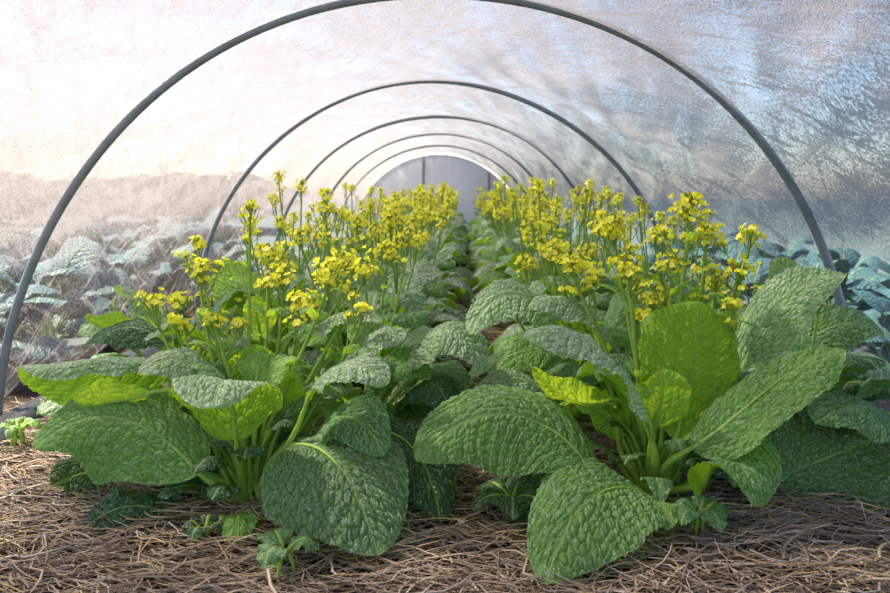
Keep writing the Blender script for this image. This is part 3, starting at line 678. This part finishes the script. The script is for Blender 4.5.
    p.filler(14, 0, 360, L=(.18, .26), W=(.07, .10), mats=('frosted', 'dewdark', 'dewdark'), ph=(.10, .38), seed=13)
    for (tx, ty, Y) in ((770, 300, 2.3), (700, 270, 2.4)): p.stem(A(tx, ty, Y), None, .04, .035, 14, 8, sides=1)
H_left(); H_right(); H_others()

# ------------------------------------------------------------------ rows behind: copies with parts, then single meshes
PRO = []
for q in range(4):
    p = Plant([0, 0, 0], None, name='mustard_plant'); 
    p.filler(15, 0, 360, L=(.19, .27), W=(.075, .11), mats=('far', 'far', 'farbright', 'far'), ph=(.10, .44), seed=20 + q, nu=18, nv=12, reach=(.03, .17), droop=.45)
    rg = np.random.default_rng(q + 60)
    for j in range(6):
        a = rg.uniform(0, 6.28); r = rg.uniform(.03, .19)
        p.stem([math.cos(a) * r, math.sin(a) * r, rg.uniform(.56, .80)], h=.06, w=.037, nfl=14, nbud=9, lod=1, fs=.0115, sides=1, local=True, seg=5)
    PRO.append(p)
FARP = []
for q in range(4):                                                      # the same plants as one mesh each, for the far end
    mats = []; mb = MB()
    def rec(o):
        me = o.data
        if me is not None:
            v = np.empty(len(me.vertices) * 3, np.float32); me.vertices.foreach_get('co', v)
            f = np.empty(len(me.loops), np.int32); me.loops.foreach_get('vertex_index', f)
            mi = np.empty(len(me.polygons), np.int32); me.polygons.foreach_get('material_index', mi)
            uvs = []
            for nm in ('UVMap', 'Rel'):
                l = np.empty(len(me.loops) * 2, np.float32); me.uv_layers[nm].data.foreach_get('uv', l); a = np.zeros((len(me.vertices), 2), np.float32); a[f] = l.reshape(-1, 2); uvs.append(a)
            ct = np.empty(len(me.vertices) * 4, np.float32); me.color_attributes['tint'].data.foreach_get('color', ct)
            idx = []
            for m in me.materials:
                if m not in mats: mats.append(m)
                idx.append(mats.index(m))
            n0 = mb.n
            mb.add(v, f.reshape(-1, 4), uvs[0], uvs[1], c=ct.reshape(-1, 4)); mb.m[-1] = np.array(idx, np.int32)[mi]
        for c in KIDS.get(o.name, []): rec(c)
    rec(PRO[q].e)
    FARP.append((mb.mesh('mustard_plant_far', mats)))
def place_rows():
    rg = np.random.default_rng(8)
    names = {('L', 0): 'left bed, path side', ('L', 1): 'left bed, film side', ('R', 0): 'right bed, path side', ('R', 1): 'right bed, film side'}
    ordw = ['third', 'fourth', 'fifth', 'sixth', 'seventh', 'eighth', 'ninth', 'tenth', 'eleventh']
    used = set()
    for side, sx in (('L', -1), ('R', 1)):
        for row in (0, 1):
            y = 2.72 + (.06 if row else 0) + (.05 if side == 'R' else 0); i = 0
            while y < YEND - .42:
                x = aisle(y) + sx * (.37 + .46 * row - .008 * y) + rg.uniform(-.03, .03)
                x = min(x, .97); x = max(x, -1.0)
                q = int(rg.integers(4)); s = rg.uniform(.92, 1.08) * (1.0 if row == 0 else .97)
                if y < 6.3:
                    if q in used: o = copy_tree(PRO[q].e)
                    else: o = PRO[q].e; used.add(q)
                    w = ordw[i] if i < len(ordw) else 'farther'
                    nm = names[side, row]
                    tag(o, f'frosted yellow flowering mustard plant, {w} from the front on the {nm}', 'plant', 'mustard plants in the two beds')
                else:
                    o = bpy.data.objects.new('mustard_plant', FARP[q]); COL.objects.link(o)
                    tag(o, f'small blurred yellow flowering mustard plant near the far end, {names[side, row]}', 'plant', f'distant mustard plants in the row on the {names[side, row]}')
                o.location = (x, y, -.005); o.rotation_euler = (0, 0, rg.uniform(0, 6.28)); o.scale = (s, s, s * rg.uniform(.95, 1.05))
                y += .40 * rg.uniform(.93, 1.07); i += 1
place_rows()

# ------------------------------------------------------------------ small things on the ground
def seedling(base, n, L, W, label, mat='dewdark', seed=1, a0=0):
    p = Plant(base, label, name='seedling', cat='seedling'); rg = np.random.default_rng(seed)
    for i in range(n):
        az = a0 + i * 6.28 / n + rg.uniform(-.3, .3); d = np.array([math.cos(az), math.sin(az), 0]); z = np.array([0, 0, 1.])
        l = L * rg.uniform(.8, 1.1)
        p.leaf([d * .012 + z * .035, d * (.012 + l * .4) + z * .062, d * (.012 + l * .8) + z * .055, d * (.012 + l) + z * .025], W * rg.uniform(.8, 1.1), mat, local=True, nu=30, nv=20, r0=.003, ruffle=.006, cup=(-.3, -.3), serr=.03)
seedling(at(284, 566, 1.34), 3, .060, .036, 'little green seedling with three lobed leaves in the straw below the front left plant', 'dewdark', 2, .3)
seedling(at(205, 545, 1.50), 4, .045, .020, 'tiny dark weed in the straw just left of the single round leaf', 'dark', 3)
seedling(at(700, 528, 1.50), 5, .055, .028, 'low green seedling at the foot of the front right plant', 'dewdark', 4)
seedling(at(398, 425, 2.0), 5, .06, .028, 'small jagged seedling under the shaded leaves beside the straw path', 'dewy', 6)
seedling(at(18, 440, 2.0), 5, .05, .022, 'small weed in the dark soil beside the foot of the film', 'dewy', 7)
seedling(at(60, 418, 2.15), 6, .06, .024, 'slender weed near the film, left of the frosted plant', 'dewy', 8)
seedling(at(512, 512, 1.62), 5, .085, .045, 'dark leafy seedling on the straw under the big round leaf by the path', 'dark', 9, .9)

# black sheet edge weighed down at the foot of the cover
bs = simple('black ground sheet', (.018, .019, .022), .45, noise_scale=14, c2=(.03, .032, .037), bumpd=.01)
for sx, lb in ((-1, 'black plastic ground sheet strip rumpled along the foot of the film, left side'), (1, 'black plastic ground sheet strip rumpled along the foot of the film, right side')):
    n, m = 160, 9; ys = np.linspace(1.2, 11.3, n); V = np.zeros((n, m, 3))
    for a, y in enumerate(ys):
        for b in range(m):
            t = b / (m - 1) * 2 - 1
            V[a, b] = (CX(y) + sx * (R - .10) + t * .085, y, .02 + .035 * (1 - t * t) * (1 + .8 * mnoise.noise(Vector((y * 3, t, sx)))) + .018 * mnoise.noise(Vector((y * 8, t * 3, 2))))
    mb = MB(); mb.add(V, gridf(n, m)[:, ::-1]); tag(mb.build('ground_sheet', bs), lb, 'ground sheet', 'black ground sheet strips')

# ------------------------------------------------------------------ outside the film
def outside():
    rg = np.random.default_rng(3); pr = []
    for q in range(2):
        p = Plant([0, 0, 0], None, name='cabbage_plant', cat='plant')
        p.filler(13, 0, 360, L=(.26, .36), W=(.12, .16), mats=('outside',), ph=(.08, .46), seed=40 + q, nu=16, nv=12, reach=(.04, .20), droop=.3)
        pr.append(p)
    first = [True, True]; k = 0
    for sx in (-1, 1):
        for (dx, y0, y1) in ((2.0, 1.7, 6.5), (2.75, 2.4, 8.5)):
            y = y0
            while y < y1:
                q = k % 2
                o = pr[q].e if first[q] else copy_tree(pr[q].e); first[q] = False; k += 1
                sc = rg.uniform(.85, 1.1) if sx < 0 else rg.uniform(.68, .8)
                o.location = (sx * dx + rg.uniform(-.1, .1), y, -.03); o.rotation_euler = (0, 0, rg.uniform(0, 6.28)); o.scale = (sc,) * 3
                w = 'left' if sx < 0 else 'right'
                tag(o, f'hazy blue green leafy plant outside the film, {w} side, {"row beside the film" if dx < 2 else "outer row"}', 'plant', f'leafy plants outside the {w} side, {"row against the film" if dx < 2 else "outer row"}')
                y += rg.uniform(.55, .7)
    lm = simple('bush leaves', (.12, .125, .09), .7, .2, (.20, .20, .10), tint=True); wm = simple('bark', (.12, .09, .07), .9, noise_scale=12, c2=(.2, .16, .12))
    e = empty('bush', (0, 0, 0), None, 'bush')
    mb = MB(); n = 5200; rg = np.random.default_rng(9)
    c = rg.normal(size=(n, 3)); c = nrm(c) * (rg.random((n, 1)) ** .4); c = c * [1.5, 1.3, 1.15] + [0, 0, 1.75]
    c += np.array([[mnoise.noise(Vector(x * 1.1)) * .5, mnoise.noise(Vector(x * 1.1 + 9)) * .5, mnoise.noise(Vector(x * 1.3 + 20)) * .5] for x in c])
    a = nrm(rg.normal(size=(n, 3))) * .085; b = nrm(np.cross(a, rg.normal(size=(n, 3)))) * .05
    v = np.stack([c - a, c + b, c + a, c - b], 1); f = np.arange(n * 4).reshape(n, 4)
    mb.add(v, f, c=np.repeat(rg.uniform(.6, 1.4, (n, 1)) * [1.1, 1, .9], 4, 0)); part(mb, 'foliage', lm, e)
    mb = MB()
    for j in range(5):
        t = j * 1.26; tube(mb, [[.05 * math.cos(t), .05 * math.sin(t), -.05], [.2 * math.cos(t), .2 * math.sin(t), .7], [.7 * math.cos(t), .6 * math.sin(t), 1.6]], [.05, .035, .015], 6)
    part(mb, 'trunk', wm, e)
    rows = []
    for j in range(15):
        a = math.radians(18 + 4.0 * j); d = rg.uniform(15, 21)
        rows.append((-d * math.sin(a), d * math.cos(a), rg.uniform(.65, 1.0)))
    for j, (x, y, s) in enumerate(rows):
        o = e if j == 0 else copy_tree(e)
        o.location = (x, y, -.05); o.scale = (s * 1.3, s * 1.3, s * .42); o.rotation_euler = (0, 0, j * 1.3)
        tag(o, f'hazy brownish green bush beyond the film on the {"left" if x < 0 else "right"}', 'bush', f'bushes beyond the film on the {"left" if x < 0 else "right"}')
outside()

# ------------------------------------------------------------------ light, camera
sun_dir = nrm([-.56, .24, .79])
sd = bpy.data.lights.new('sun', 'SUN'); sd.energy = 17; sd.angle = math.radians(4); sd.color = (1.0, .86, .66)
so = bpy.data.objects.new('sun', sd); COL.objects.link(so)
so.rotation_euler = Vector([float(x) for x in sun_dir]).to_track_quat('Z', 'Y').to_euler()
w = bpy.data.worlds.new('sky'); S.world = w; w.use_nodes = True; nt = w.node_tree; nt.nodes.clear()
sky = nt.nodes.new('ShaderNodeTexSky'); sky.sky_type = 'NISHITA'; sky.sun_disc = False
sky.sun_elevation = math.radians(52); sky.sun_rotation = math.atan2(sun_dir[0], sun_dir[1]); sky.air_density = 1.0; sky.dust_density = 1.0; sky.ozone_density = 1.2
bg = nt.nodes.new('ShaderNodeBackground'); bg.inputs[1].default_value = .30; wo = nt.nodes.new('ShaderNodeOutputWorld')
nt.links.new(sky.outputs[0], bg.inputs[0]); nt.links.new(bg.outputs[0], wo.inputs[0])

cd = bpy.data.cameras.new('camera'); co = bpy.data.objects.new('camera', cd); COL.objects.link(co)
cd.sensor_width = 36; cd.lens = 36 * F / 890; co.location = (0, 0, CAMH); co.rotation_euler = (math.pi / 2, 0, 0)
cd.shift_x = (445 - VX) / 890; cd.shift_y = -(296.5 - VY) / 890
cd.clip_start = .05; cd.clip_end = 300
cd.dof.use_dof = True; cd.dof.focus_distance = 1.75; cd.dof.aperture_fstop = 4.5
S.camera = co
S.view_settings.view_transform = 'Standard'; S.view_settings.look = 'None'; S.view_settings.gamma = 1; S.view_settings.exposure = 0.22
S.view_settings.use_curve_mapping = False
S.cycles.transparent_max_bounces = 16; S.cycles.max_bounces = 8; S.cycles.diffuse_bounces = 4; S.cycles.transmission_bounces = 6
S.cycles.use_denoising = True; S.cycles.sample_clamp_indirect = 6
